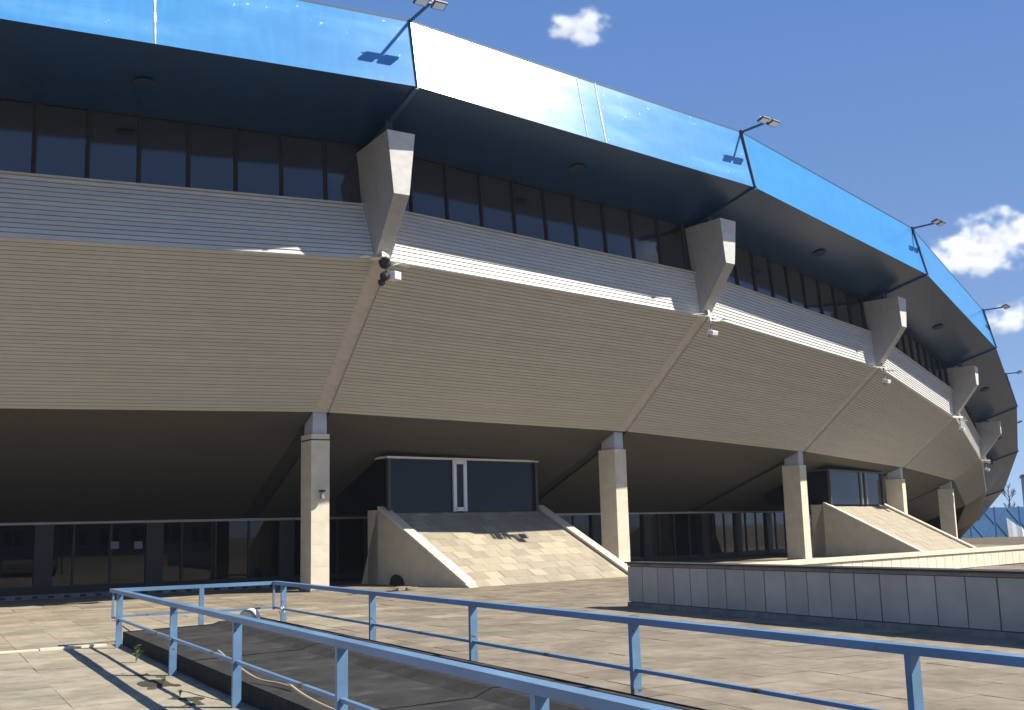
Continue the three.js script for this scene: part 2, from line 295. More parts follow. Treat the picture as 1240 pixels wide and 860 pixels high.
function pane(a, b, c, d) { const g = new THREE.BufferGeometry(); g.setAttribute('position', new THREE.Float32BufferAttribute([a, b, c, d].flatMap(p => p.toArray()), 3)); g.setAttribute('uv', new THREE.Float32BufferAttribute([0, 0, 1, 0, 1, 1, 0, 1], 2)); g.setIndex([0, 1, 2, 0, 2, 3]); g.computeVertexNormals(); const n = g.attributes.normal, m = V3(0, 0, 0); for (let k = 0; k < 4; k++) m.add(V3(n.getX(k), n.getY(k), n.getZ(k))); m.normalize(); for (let k = 0; k < 4; k++) n.setXYZ(k, m.x, m.y, m.z); return g; }
for (let i = I0; i < I1; i++) {
  const near = i >= 0 && i <= 4;
  // roof edge: blue sheets, two to a bay, with white filled joints
  const fas = partGroup('roof_edge', arena);
  const nS = i > 1 ? 1 : 2;
  for (let k = 0; k < nS; k++) {
    const s0 = k / nS + 0.0013, s1 = (k + 1) / nS - 0.0012, q = new Q(), n = 6;
    const f = (s, t, o) => { const A = lerp(at('S', i), at('S', i + 1), s), B = lerp(at('T', i), at('T', i + 1), s); return lerp(A, B, t); };
    for (let e = 0; e < n; e++) { const a0 = s0 + (s1 - s0) * e / n, a1 = s0 + (s1 - s0) * (e + 1) / n, o = ((i + 3) * 2) * 0.31; q.quad(f(a0, 0), f(a1, 0), f(a1, 1), f(a0, 1), [[a0 * 0.55 + o, 0], [a1 * 0.55 + o, 0], [a1 * 0.55 + o, 1], [a0 * 0.55 + o, 1]]); }
    mesh('fascia_sheet', q.geo(), i > 1 ? M.fasciaClean : M.fascia, fas);
  }
  const seamAt = i === 1 ? [0.445, 0.5] : i < 1 ? [0.5] : [];
  for (const s of seamAt) {
    const out = at('S', i).sub(V3(CX, at('S', i).y, -CZ)).normalize().multiplyScalar(0.012);
    const A = lerp(at('S', i), at('S', i + 1), s).add(out), B = lerp(at('T', i), at('T', i + 1), s).add(out), tg = at('S', i + 1).sub(at('S', i)).normalize().multiplyScalar(s === 0.5 ? 0.03 : 0.016);
    const q = new Q(), n = 7; for (let e = 0; e < n; e++) { const w0 = rr(0.5, 1.2), w1 = rr(0.5, 1.2), p0 = lerp(A, B, e / n), p1 = lerp(A, B, (e + 1) / n); q.quad(p0.clone().addScaledVector(tg, -w0), p0.clone().addScaledVector(tg, w0), p1.clone().addScaledVector(tg, w1), p1.clone().addScaledVector(tg, -w1)); }
    mesh('joint_filler', q.geo(), M.seamWhite, fas);
  }
  // top lip and roof deck
  mesh('roof_deck', new Q().quad(at('T', i), at('T', i + 1), pol(i + 1, 60, prof.T(i + 1)[1] + 0.6), pol(i, 60, prof.T(i)[1] + 0.6)).geo(), M.rib, arena);
  mesh('roof_lip', bar(at('T', i, 0, -0.05, 0.01), at('T', i + 1, 0, -0.05, 0.01), 0.12, 0.06), M.pipeBlue, arena);
  // soffit, in three boards with open joints, and its round vent
  const sof = partGroup('soffit', arena);
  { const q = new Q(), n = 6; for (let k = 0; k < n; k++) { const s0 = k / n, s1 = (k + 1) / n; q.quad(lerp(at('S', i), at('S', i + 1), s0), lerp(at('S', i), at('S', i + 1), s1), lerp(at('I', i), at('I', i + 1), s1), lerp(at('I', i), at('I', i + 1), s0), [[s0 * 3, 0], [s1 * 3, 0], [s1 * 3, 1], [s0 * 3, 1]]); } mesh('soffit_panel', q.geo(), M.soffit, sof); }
  mesh('soffit_backing', new Q().quad(at('S', i, 0, -0.1, 0.08), at('S', i + 1, 0, -0.1, 0.08), at('I', i + 1, 0, -3, 0.08), at('I', i, 0, -3, 0.08)).geo(), M.dark, sof);
  {
    const c = lerp(lerp(at('S', i), at('S', i + 1), 0.5), lerp(at('I', i), at('I', i + 1), 0.5), 0.5), e1 = at('S', i + 1).sub(at('S', i)).normalize(), e2 = at('S', i).sub(at('I', i)).normalize(), nn = e1.clone().cross(e2).normalize(); if (nn.y > 0) nn.negate();
    const g = new THREE.CylinderGeometry(0.24, 0.26, 0.03, 24); g.applyQuaternion(new THREE.Quaternion().setFromUnitVectors(V3(0, -1, 0), nn)); g.translate(c.x + nn.x * 0.03, c.y + nn.y * 0.03, c.z + nn.z * 0.03);
    mesh('soffit_vent', g, M.ventDark, sof);
  }
  // band and sloping walls
  cladBay('wall_band', i, 'W', 'K', 13, M.bandSlat, near, 0.18, 0.020, 0.06);
  cladBay('sloping_wall', i, 'K', 'B', 44, M.slat, near, 0.20, 0.018, 0.25);
  if (i < 6) cladBay('undercroft_ceiling', i, 'B', 'G', 52, [M.slatShaded], false, 0.14, 0.012, 0.3);
  // upper window strip
  const win = partGroup('window_strip', arena), ph = i === 0 ? 0.035 : 0.003, pitch = 0.0955, n0 = ph > 0.02 ? 10 : 10;
  const wp = (s, t, o = 0) => { const A = lerp(at('W', i, 0, -0.08 - o), at('W', i + 1, 0, -0.08 - o), s), B = lerp(at('I', i, 0, -0.02 - o, 0), at('I', i + 1, 0, -0.02 - o, 0), s); return lerp(A, B, t); };
  const cuts = []; for (let k = 0; k <= n0; k++) { const s = ph + pitch * k; if (s > 0.02 && s < 0.985) cuts.push(s); }
  const edges = [0, ...cuts, 1];
  for (const s of cuts) mesh('mullion', bar(wp(s, 0, -0.02), wp(s, 1, -0.02), 0.065, 0.10, V3(-Math.cos(TH(i)), 0, -Math.sin(TH(i)))), M.dark, win);
  for (let k = 0; k + 1 < edges.length; k++) { const a0 = edges[k] + 0.002, a1 = edges[k + 1] - 0.002; if (a1 - a0 < 0.01) continue; mesh('window_pane', pane(wp(a0, 0.01), wp(a1, 0.01), wp(a1, 0.99), wp(a0, 0.99)), M.upperGlass, win); }
  mesh('window_sill', bar(at('W', i, 0, 0.0, 0.02), at('W', i + 1, 0, 0.0, 0.02), 0.2, 0.04), M.rib, win);
}
// torn corner of film in one broken upper window
mesh('loose_film', new Q().quad(pol(1.79, 96.42, 10.75), pol(1.845, 96.40, 10.80), pol(1.795, 96.42, 11.0), pol(1.79, 96.42, 11.0)).geo(), M.seamWhite, arena);

for (let i = I0; i <= I1 - 1; i++) {
  const [kr, kh] = prof.K(i), [br, bh] = prof.B(i), [gr, gh] = prof.G(i), [sr, sh] = prof.S(i), [tr, th] = prof.T(i), [ir, ih] = prof.I(i);
  // pipes that cover the joints of fascia and soffit
  mesh('joint_pipe', tube([pol(i, sr + 0.02, sh), pol(i, (sr + tr) / 2 + 0.03, (sh + th) / 2), pol(i, tr + 0.03, th + 0.05)], i === 1 ? 0.02 : 0.055, 6, 8), M.pipeBlue, arena);
  mesh('soffit_rib', bar(pol(i, sr - 0.02, sh - 0.03), pol(i, ir, ih - 0.03), 0.12, 0.07), M.pipeBlue, arena);
  // bracket: a tapered concrete fin above the knee of the wall carrying the roof edge on a short stub
  const top = i <= 1 ? sh - 0.90 : i === 2 ? 11.75 : i === 3 ? 10.81 : i === 4 ? 9.27 : sh - 0.82, bot = [0, 0, 10.38, 10.24, 9.57, 8.33, 6.65, 4.8, 2.5, 0.3, -2][i - I0] || top - 1.7, fr = kr + 1.26, back = ir - 0.5;
  const w1 = 0.40, w0 = 0.225;
  const br_ = partGroup('roof_bracket', arena);
  {
    const q = new Q(), P = (r, h, s) => { const k = clamp((h - bot) / (top - bot), -0.3, 1), w = w0 + (w1 - w0) * Math.max(0, k); return pol(i, r, h, s * w); };
    const A = s => P(fr, bot, s), B = s => P(fr, top, s), C = s => P(back, top, s), D = s => P(kr - 0.3, kh - 0.05, s), E = s => P(kr + 0.14, kh + 0.12, s);
    mesh('lit_end_face', new Q().quad(A(-1), A(1), B(1), B(-1)).geo(), M.bracketEndLit, br_); q.quad(B(-1), B(1), C(1), C(-1)); q.quad(E(-1), E(1), A(1), A(-1)); q.quad(D(-1), D(1), E(1), E(-1));
    for (const s of [-1, 1]) { q.quad(A(s), B(s), C(s), D(s)); q.quad(A(s), D(s), E(s), E(s)); }
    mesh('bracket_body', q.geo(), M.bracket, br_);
    mesh('bearing_stub', bar(pol(i, fr - 0.75, top - 0.02), pol(i, fr - 0.75, sh - 0.2 * (sr - fr + 0.75)), 0.16, 0.16, V3(1, 0, 0)), M.pipeBlue, br_);
  }
  // smooth rib strips between the slatted bays
  if (i < 7) {
    const q = new Q(), w = 0.25, e = -0.07;
    q.quad(pol(i, kr + e, kh, -w), pol(i, kr + e, kh, w), pol(i, br + e, bh, w), pol(i, br + e, bh, -w));
    for (const s of [-1, 1]) q.quad(pol(i, kr + 0.01, kh, s * w), pol(i, br + 0.01, bh, s * w), pol(i, br - 0.2, bh + 0.1, s * w), pol(i, kr - 0.2, kh + 0.1, s * w));
    mesh('wall_rib', q.geo(), M.rib, arena);
    mesh('ceiling_gap_strip', bar(pol(i, br - 0.05, bh + 0.07), pol(i, gr - 0.05, gh + 0.07), 0.66, 0.04), M.ribShadow, arena);  // dark strip: shadow in the gap between ceiling bays painted as colour
  }
  // column: cream cladding panels in courses on a core, metal cap on top
  if (i >= 0 && i <= 5) {
    const base = 0, rO = [93.10, 92.98, 92.50, 92.42, 92.42, 92.64][i], tp = [4.4, 4.60, 4.44, 4.12, 3.73, 3.42][i], w = 0.285, dp = 0.86;
    const col = partGroup('column', arena), nC = 7, H = (tp - base - 0.06) / nC;
    for (let k = 0; k < nC; k++) {
      const y0 = base + 0.06 + k * H + 0.003, y1 = base + 0.06 + (k + 1) * H - 0.002, j = rr(-0.003, 0.003);
      const c = y => [pol(i, rO - dp, y, -w - j), pol(i, rO - dp, y, w + j), pol(i, rO + j, y, w + j), pol(i, rO + j, y, -w - j)];
      mesh('cladding_panel', hexa(c(y0), c(y1)), M.cream, col);
    }
    const cc = (y, e) => [pol(i, rO - dp - e, y, -w - e), pol(i, rO - dp - e, y, w + e), pol(i, rO + e, y, w + e), pol(i, rO + e, y, -w - e)];
    mesh('core', hexa(cc(base - 0.05, -0.012), cc(tp - 0.01, -0.012)), M.cheek, col);
    mesh('foot', hexa(cc(base - 0.04, 0.04), cc(base + 0.06, 0.03)), M.plinth, col);
    const c2 = (y, e) => [pol(i, rO - 0.75, y, -e), pol(i, rO - 0.75, y, e), pol(i, rO - 0.07, y, e), pol(i, rO - 0.07, y, -e)];
    mesh('cap', hexa(c2(tp - 0.005, 0.225), c2(bh + 0.05, 0.215)), M.capMetal, col);
    if (i === 1) { const s = cc(tp - 0.19, 0.012), s2 = cc(tp - 0.155, 0.012); mesh('strap', hexa(s, s2), M.dark, col); mesh('strap_end', bar(pol(1, rO + 0.02, tp - 0.17, w), pol(1, rO + 0.02, tp - 0.16, w + 0.14), 0.01, 0.03), M.dark, col); }
  }
}
// ground floor glazing under the slope, and the dark rooms behind it
for (let i = -1; i < 6; i++) {
  const g = partGroup('ground_floor_glazing', arena), base = 0, hh = Math.max(prof.G(i)[1], 1.2), h2 = Math.max(prof.G(i + 1)[1], 1.2), r0 = 86.25;
  const gp = (s, h, dr = 0) => { const A = pol(i, r0 + dr, h), B = pol(i + 1, r0 + dr, h); return lerp(A, B, s); };
  mesh('head_rail', bar(gp(0, hh + 0.02, 0.06), gp(1, h2 + 0.02, 0.06), 0.12, 0.09), M.rib, g);
  mesh('sill_rail', bar(gp(0, base + 0.12), gp(1, base + 0.12), 0.14, 0.24), M.brownFrame, g);
  const n = 10;
  for (let k = 0; k < n; k++) {
    const s0 = k / n, s1 = (k + 1) / n;
    if (k % 3 === 1) mesh('pillar', bar(gp(s0 + 0.022, base, -0.04), gp(s0 + 0.022, hh, -0.04), 0.55, 0.3, V3(Math.sin(TH(i + s0)), 0, -Math.cos(TH(i + s0)) * -1)), M.brownFrame, g);
    else mesh('mullion', bar(gp(s0, base), gp(s0, hh), 0.07, 0.09, V3(0.6, 0, 0.8)), M.brownFrame, g);
    mesh('glass_pane', new Q().quad(gp(s0 + 0.004, base + 0.24), gp(s1 - 0.004, base + 0.24), gp(s1 - 0.004, hh - 0.02), gp(s0 + 0.004, hh - 0.02)).geo(), M.glass, g);
  }
  mesh('room_wall', new Q().quad(pol(i, 82.6, -0.1), pol(i + 1, 82.6, -0.1), pol(i + 1, 82.6, 3.2), pol(i, 82.6, 3.2)).geo(), M.interior, g);
  mesh('room_ceiling', new Q().quad(pol(i, 82.6, 2.6), pol(i + 1, 82.6, 2.6), pol(i + 1, 86.9, 2.6), pol(i, 86.9, 2.6)).geo(), M.interior, g);
}
// inner drum behind the upper storey, closes the bowl against the sun
for (let i = I0; i < I1; i++) mesh('inner_wall', new Q().quad(pol(i, 84, -0.2), pol(i + 1, 84, -0.2), pol(i + 1, 84, Math.max(1, prof.T(i + 1)[1])), pol(i, 84, Math.max(1, prof.T(i)[1]))).geo(), M.interior, arena);

// perforated drainage kerb under the overhang
for (const [i, s0, s1] of [[-1, 0.5, 1], [0, 0, 1]]) {
  const k = partGroup('drain_kerb', arena), A = lerp(pol(i, 89.2, 0), pol(i + 1, 89.2, 0), s0), B = lerp(pol(i, 89.2, 0), pol(i + 1, 89.2, 0), s1), L = A.distanceTo(B), n = Math.floor(L / 0.42);
  mesh('kerb_step', bar(A.clone().setY(0.06), B.clone().setY(0.06), 0.5, 0.12), M.plinth, k);
  for (let e = 0; e < n; e++) { const c = lerp(A, B, (e + 0.5) / n), t = B.clone().sub(A).normalize(), o = V3(-t.z, 0, t.x); if (o.dot(c.clone().negate()) < 0) o.negate(); const p = c.clone().addScaledVector(o, 0.251).setY(0.06); mesh('drain_slot', bar(p.clone().addScaledVector(t, -0.085), p.clone().addScaledVector(t, 0.085), 0.03, 0.06), M.dark, k); }
}

// ------------------------------------------------------------------ entrance ramps with their glazed porches
function ramp(A, azW, width, depth, height, base, label, separate) {
  const w = V3(Math.sin(R(azW)), 0, -Math.cos(R(azW))), d = V3(-Math.cos(R(azW)), 0, -Math.sin(R(azW)));     // along the front, and inwards
  const P = (s, t, y) => A.clone().addScaledVector(w, s).addScaledVector(d, t).setY(y);
  const rp = thing('entrance_ramp', label, 'ramp', 'slab covered ramps up to the entrances'), ct = 0.34;
  for (const s of [0, width - ct]) {
    const q = new Q(), prof = [[-0.18, base - 0.05], [-0.1, base + 0.03], [depth, height + 0.06], [depth + 1.0, base - 0.05]];
    for (const x of [s, s + ct]) q.quad(P(x, prof[0][0], prof[0][1]), P(x, prof[1][0], prof[1][1]), P(x, prof[2][0], prof[2][1]), P(x, prof[3][0], prof[3][1]), prof.map(([a, b]) => [a * 0.4 + x, b * 0.4]));
    for (let k = 0; k < 4; k++) { const [a, b] = [prof[k], prof[(k + 1) % 4]]; q.quad(P(s, ...a), P(s + ct, ...a), P(s + ct, ...b), P(s, ...b)); }
    mesh('cheek_wall', q.geo(), M.cheek, rp);
    const n = 6, sl = Math.hypot(depth, height - base);
    for (let k = 0; k < n; k++) { const t0 = k / n + 0.002, t1 = (k + 1) / n - 0.002, e = 0.02; const f = (x, t, y) => P(x, t * depth, base + 0.06 + (height - base) * t + y); mesh('coping_stone', hexa([f(s - e, t0, 0), f(s + ct + e, t0, 0), f(s + ct + e, t1, 0), f(s - e, t1, 0)], [f(s - e, t0, 0.07), f(s + ct + e, t0, 0.07), f(s + ct + e, t1, 0.07), f(s - e, t1, 0.07)]), M.coping, rp); }
  }
  const f = (s, t, y) => P(s, t, base + (height - base) * t / depth + y);
  mesh('ramp_bed', new Q().quad(f(ct, -0.1, -0.05), f(width - ct, -0.1, -0.05), f(width - ct, depth, -0.05), f(ct, depth, -0.05)).geo(), M.plinth, rp);
  mesh('landing', hexa([P(0, depth, base), P(width, depth, base), P(width, depth + 0.6, base), P(0, depth + 0.6, base)], [P(0, depth, height), P(width, depth, height), P(width, depth + 0.6, height), P(0, depth + 0.6, height)]), M.cheek, rp);
  const rows = 12, cols = 11, all = [];
  for (let r = 0; r < rows; r++) for (let c = -1; c < cols; c++) {
    const cw = (width - 2 * ct) / cols, x0 = Math.max(ct, ct + (c + (r % 2) * 0.5) * cw) + 0.006, x1 = Math.min(width - ct, ct + (c + 1 + (r % 2) * 0.5) * cw) - 0.006;
    if (x1 - x0 < 0.06) continue; const t0 = r / rows * depth + 0.006, t1 = (r + 1) / rows * depth - 0.006, y = rr(-0.005, 0.005), ty = rr(-0.003, 0.003);
    const tp = [[x0, t0, y], [x1, t0, y + ty], [x1, t1, y + ty * 0.5], [x0, t1, y - ty * 0.5]], top = tp.map(a => f(...a)), bot = tp.map(([a, b]) => f(a, b, -0.06)), q = new Q(), uv = tp.map(([a, b]) => [a / 2.9 + A.x, b / 2.9]);
    q.quad(...top, uv); for (let k = 0; k < 4; k++) { const j = (k + 1) % 4; q.quad(bot[k], bot[j], top[j], top[k], [uv[k], uv[j], uv[j], uv[k]]); }
    if (separate) mesh('slab', q.geo(), M.rampSlab[Math.floor(rnd() * 4)], rp); else all.push(q.geo());
  }
  if (!separate) mesh('slabs', mergeGeometries(all), M.rampSlab[0], rp).userData = { kind: 'stuff' };
  return { P, w, d, rp, width, depth };
}
function porch(r, s0, s1, y0, y1, door, top) {
  const { P, depth: D } = r, g = partGroup('entrance_porch', arena), t = D - 0.26, back = D + 3;
  mesh('porch_roof', hexa([P(s0 - 0.1, t - 0.08, y1), P(s1 + 0.1, t - 0.08, y1), P(s1 + 0.1, back, y1), P(s0 - 0.1, back, y1)], [P(s0 - 0.1, t - 0.08, y1 + 0.07), P(s1 + 0.1, t - 0.08, y1 + 0.07), P(s1 + 0.1, back, y1 + 0.07), P(s0 - 0.1, back, y1 + 0.07)]), top, g);
  for (const s of [s0, s1]) mesh('jamb', bar(P(s, t, y0), P(s, t, y1), 0.1, 0.12, r.d), M.darkFrame, g);
  for (const s of [s0, s1]) mesh('porch_side', new Q().quad(P(s, t + 0.03, y0), P(s, back, y0), P(s, back, y1), P(s, t + 0.03, y1)).geo(), M.tinted, g);
  mesh('glass_pane', new Q().quad(P(s0 + 0.06, t, y0), P(door[0], t, y0), P(door[0], t, y1), P(s0 + 0.06, t, y1)).geo(), M.tinted, g);
  mesh('glass_pane', new Q().quad(P(door[1], t, y0), P(s1 - 0.06, t, y0), P(s1 - 0.06, t, y1), P(door[1], t, y1)).geo(), M.tinted, g);
  return { g, t, P };
}
const r1 = ramp(V3(-1.5, 0, -31.96), 49, 7.3, 4.6, 2.38, 0, 'wide ramp of mottled slabs below the porch with the white framed door', true);
{
  const p = porch(r1, 0.25, 6.75, 2.30, 4.06, [2.93, 3.42], M.coping), { g, t, P } = p;
  const bars = [[2.95, 2.30, 2.95, 4.05], [3.40, 2.30, 3.40, 4.05], [2.95, 2.38, 3.40, 2.38], [2.95, 3.99, 3.40, 3.99]];
  const door = partGroup('narrow_door', arena);
  for (const [a, b, c, d] of bars) mesh('door_frame', bar(P(a, t - 0.05, b), P(c, t - 0.05, d), 0.13, 0.08, r1.d), M.whiteMetal, door);
  mesh('door_glass', new Q().quad(P(3.0, t - 0.03, 2.42), P(3.36, t - 0.03, 2.42), P(3.36, t - 0.03, 3.95), P(3.0, t - 0.03, 3.95)).geo(), M.tinted, door);
  // dark half-round piece at the foot of the cheek
  const dm = new THREE.CylinderGeometry(0.3, 0.34, 0.14, 20, 1, false, 0, Math.PI); dm.rotateX(Math.PI / 2); const dg = dm; dg.rotateZ(Math.PI / 2);
  const m = mesh('dark_half_round', dg, M.dark, r1.rp); m.position.copy(P(-0.05, 3.45, 0.0)); m.rotation.y = -Math.atan2(r1.d.z, r1.d.x);
}
const r2 = ramp(V3(17.97, 0, -48.0), 39.1, 7.6, 4.6, 2.42, 0.0, 'plain slab ramp behind the low white parapet of the terrace', false);
{
  const p = porch(r2, 0.3, 7.0, 2.42, 4.0, [4.1, 4.7], M.darkFrame), { g, t, P } = p;
  mesh('mullion', bar(P(4.1, t - 0.04, 2.42), P(4.1, t - 0.04, 4.0), 0.09, 0.08, r2.d), M.greyMetal, g); mesh('mullion', bar(P(4.7, t - 0.04, 2.42), P(4.7, t - 0.04, 4.0), 0.09, 0.08, r2.d), M.greyMetal, g);
  mesh('glass_pane', new Q().quad(P(4.15, t, 2.42), P(4.65, t, 2.42), P(4.65, t, 4.0), P(4.15, t, 4.0)).geo(), M.tinted, g);
}

// ------------------------------------------------------------------ low walls
{
  const w = thing('parapet_wall', 'low grey panelled wall with dark coping in its own shade on the plaza', 'wall'), v0 = 13.06, H = 0.915, pw = 0.52;
  const bx = (u0, u1, va, vb, y0, y1) => hexa([uvp(u0, va, y0), uvp(u1, va, y0), uvp(u1, vb, y0), uvp(u0, vb, y0)], [uvp(u0, va, y1), uvp(u1, va, y1), uvp(u1, vb, y1), uvp(u0, vb, y1)]);
  mesh('wall_core', bx(1.0, 18.78, v0 + 0.03, v0 + 0.32, -0.05, H - 0.04), M.darkFrame, w);
  mesh('plinth', bx(1.0, 18.84, v0 - 0.02, v0 + 0.34, -0.05, 0.1), M.plinth, w);
  for (let k = 0; k < 34; k++) { const u1 = 18.83 - k * pw, j = rr(-0.003, 0.003); mesh('wall_panel', bx(u1 - pw + 0.011, u1 - 0.011, v0 + j, v0 + 0.03, 0.115, H - 0.095), M.panelGrey[Math.floor(rnd() * 3)], w); }
  mesh('end_panel', bx(18.785, 18.82, v0 + 0.04, v0 + 0.31, 0.115, H - 0.095), M.panelGrey[0], w);
  mesh('edge_band', bx(1.0, 18.835, v0 + 0.004, v0 + 0.335, H - 0.085, H - 0.03), M.plinth, w);
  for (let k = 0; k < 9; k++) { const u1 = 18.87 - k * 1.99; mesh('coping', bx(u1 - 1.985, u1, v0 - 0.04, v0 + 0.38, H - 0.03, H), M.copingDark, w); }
}
{
  const w = thing('parapet_wall', 'low white sunlit parapet along the edge of the terrace', 'wall'), y1 = 0.62;
  for (let k = 0; k < 5; k++) {
    const a = terraceFront[k], b = terraceFront[k + 1], t = b.clone().sub(a).normalize(), o = V3(-t.z, 0, t.x); if (o.z < 0) o.negate();
    const L = a.distanceTo(b), n = Math.round(L / 0.55), f = (s, e, y) => a.clone().addScaledVector(t, s).addScaledVector(o, e).setY(y);
    const bx = (s0, s1, e0, e1, ya, yb) => hexa([f(s0, e0, ya), f(s1, e0, ya), f(s1, e1, ya), f(s0, e1, ya)], [f(s0, e0, yb), f(s1, e0, yb), f(s1, e1, yb), f(s0, e1, yb)]);
    mesh('wall_core', bx(0, L, -0.25, 0.02, -0.05, y1 - 0.1), M.plinth, w);
    for (let e = 0; e < n; e++) mesh('wall_panel', bx(e * L / n + 0.012, (e + 1) * L / n - 0.012, 0.02, 0.05, 0.02, y1 - 0.14), M.coping, w);
    mesh('coping', bx(-0.01, L + 0.01, -0.32, 0.1, y1 - 0.12, y1), M.coping, w);
  }
}

// ------------------------------------------------------------------ the blue railing round the cover
{
  const r = thing('railing', 'sky blue painted steel railing round the black bitumen cover', 'railing'), h = 0.845, vF = 2.855, vR = 5.50, uE = 18.55, uN = -3.2;
  const rail = (name, a, b, w, t) => mesh(name, bar(a, b, w, t), M.railPaint, r);
  rail('top_rail', uvp(uN, vF, h), uvp(uE + 0.04, vF, h), 0.105, 0.056); rail('top_rail', uvp(uN, vR, h), uvp(uE + 0.04, vR, h), 0.105, 0.056); rail('top_rail', uvp(uE, vF + 0.055, h), uvp(uE, vR - 0.055, h), 0.09, 0.056);
  rail('middle_rail', uvp(uN, vF, 0.43), uvp(uE, vF, 0.43), 0.04, 0.03); rail('middle_rail', uvp(uN, vR, 0.43), uvp(uE, vR, 0.43), 0.04, 0.03); rail('middle_rail', uvp(uE, vF, 0.43), uvp(uE, vR, 0.43), 0.035, 0.03);
  const post = (u, v, a = 0.085, b = 0.05, y0 = -0.02) => mesh('post', hexa([uvp(u - a / 2, v - b / 2, y0), uvp(u + a / 2, v - b / 2, y0), uvp(u + a / 2, v + b / 2, y0), uvp(u - a / 2, v + b / 2, y0)], [uvp(u - a / 2, v - b / 2, h - 0.03), uvp(u + a / 2, v - b / 2, h - 0.03), uvp(u + a / 2, v + b / 2, h - 0.03), uvp(u - a / 2, v + b / 2, h - 0.03)], 1), M.railPaint, r);
  for (const u of [17.9, 13.9, 10.9, 7.9, 4.95, 1.95, -1.05]) post(u, vF, 0.05, 0.085);
  for (const u of [18.05, 14.0, 10.97, 7.87, 4.87, 1.87, -1.1]) post(u, vR, 0.05, 0.085);
  post(uE - 0.02, 4.25, 0.05, 0.075); post(uE, vF, 0.045, 0.03, 0.40); post(uE, vR - 0.02, 0.045, 0.03, 0.40);
}
{
  const c = thing('bitumen_cover', 'low black bitumen covered slab inside the blue railing', 'slab'), u0 = -3.5, u1 = 18.42;
  const sec = [[3.0, -0.05], [3.0, 0.185], [4.35, 0.215], [4.52, 0.275], [5.2, 0.285], [5.2, -0.05]], n = 9;
  for (let k = 0; k < n; k++) {                     // torch-on sheets laid across, each lapped over the next
    const a = u0 + (u1 - u0) * k / n, b = u0 + (u1 - u0) * (k + 1) / n, lift = k % 2 ? 0.006 : 0, q = new Q();
    for (let e = 1; e < 4; e++) { const m = 4; for (let f = 0; f < m; f++) { const ua = a + (b - a) * f / m, ub = a + (b - a) * (f + 1) / m, z = (u, v) => lift + (fbm(u * 1.7 + 40, v * 1.9 + 40, 61, 3) - 0.5) * 0.03; const P = (u, s) => uvp(u, s[0], s[1] + z(u, s[0])); q.quad(P(ua, sec[e]), P(ub, sec[e]), P(ub, sec[e + 1]), P(ua, sec[e + 1]), [[ua / 2.3, sec[e][0] / 2.3], [ub / 2.3, sec[e][0] / 2.3], [ub / 2.3, sec[e + 1][0] / 2.3], [ua / 2.3, sec[e + 1][0] / 2.3]]); } }
    mesh('bitumen_sheet', q.geo(), M.tar, c);
  }
  const s = new Q(); s.quad(uvp(u0, 3.0, -0.06), uvp(u1, 3.0, -0.06), uvp(u1, 3.0, 0.2), uvp(u0, 3.0, 0.2)); s.quad(uvp(u0, 5.2, -0.06), uvp(u1, 5.2, -0.06), uvp(u1, 5.2, 0.3), uvp(u0, 5.2, 0.3));
  s.quad(uvp(u1, 3.0, -0.06), uvp(u1, 4.35, -0.06), uvp(u1, 4.35, 0.23), uvp(u1, 3.0, 0.2)); s.quad(uvp(u1, 4.35, -0.06), uvp(u1, 5.2, -0.06), uvp(u1, 5.2, 0.3), uvp(u1, 4.35, 0.23));
  mesh('slab_side', s.geo(), M.tarSideShade, c);
}
// odds and ends round the cover
{
  const vp = thing('vent_pipe', 'short white round vent pipe lying at the end of the bitumen cover', 'pipe');
  const g = new THREE.CylinderGeometry(0.15, 0.15, 0.3, 28, 1, true); g.rotateX(Math.PI / 2); const m = mesh('pipe_shell', g, M.whiteMetal, vp); const e = new THREE.CircleGeometry(0.147, 28); e.translate(0, 0, 0.145); const m2 = mesh('pipe_cap', e, M.panelGrey[0], vp);
  vp.position.copy(uvp(18.25, 4.98, 0.30)); vp.rotation.y = UA - 0.5;
  const h1 = mesh('hose', tube([uvp(12.2, 2.99, 0.42), uvp(11.6, 3.02, 0.33), uvp(11.0, 3.1, 0.235), uvp(10.6, 3.2, 0.225), uvp(10.2, 3.22, 0.225)], 0.011, 40), M.hose); h1.userData = { label: 'beige hose looping down from the middle rail onto the bitumen cover', category: 'hose', group: 'hoses by the railing' }; h1.name = numbered('hose');
  const h2 = mesh('hose', tube([uvp(9.6, 2.92, 0.40), uvp(9.3, 3.0, 0.30), uvp(8.9, 3.08, 0.235), uvp(8.4, 3.1, 0.225), uvp(7.9, 3.04, 0.25), uvp(7.4, 2.95, 0.4)], 0.011, 40), M.hose); h2.userData = { label: 'beige hose sagging between two railing posts further along the cover', category: 'hose', group: 'hoses by the railing' }; h2.name = numbered('hose');
  const h3 = mesh('hose', tube([uvp(18.95, 2.95, 0.35), uvp(19.0, 3.3, 0.1), uvp(19.1, 3.7, 0.03), uvp(19.2, 4.3, 0.05), uvp(18.8, 4.9, 0.2)], 0.011, 40), M.hoseRed); h3.userData = { label: 'thin red hose lying on the paving behind the end of the railing', category: 'hose' }; h3.name = numbered('hose');
  const cl = thing('cable_wrap', 'crumpled white plastic wrapped round a railing post', 'plastic wrap');
  const gg = new THREE.IcosahedronGeometry(0.055, 2), p = gg.attributes.position; for (let k = 0; k < p.count; k++) { const f = 0.7 + 0.6 * hash(Math.round(p.getX(k) * 400), Math.round(p.getY(k) * 400 + p.getZ(k) * 900), 71); p.setXYZ(k, p.getX(k) * f * 0.8, p.getY(k) * f * 1.2, p.getZ(k) * f * 0.8); } gg.computeVertexNormals();
  mesh('wrap', gg, M.whiteMetal, cl); cl.position.copy(uvp(18.03, 5.47, 0.40));
}
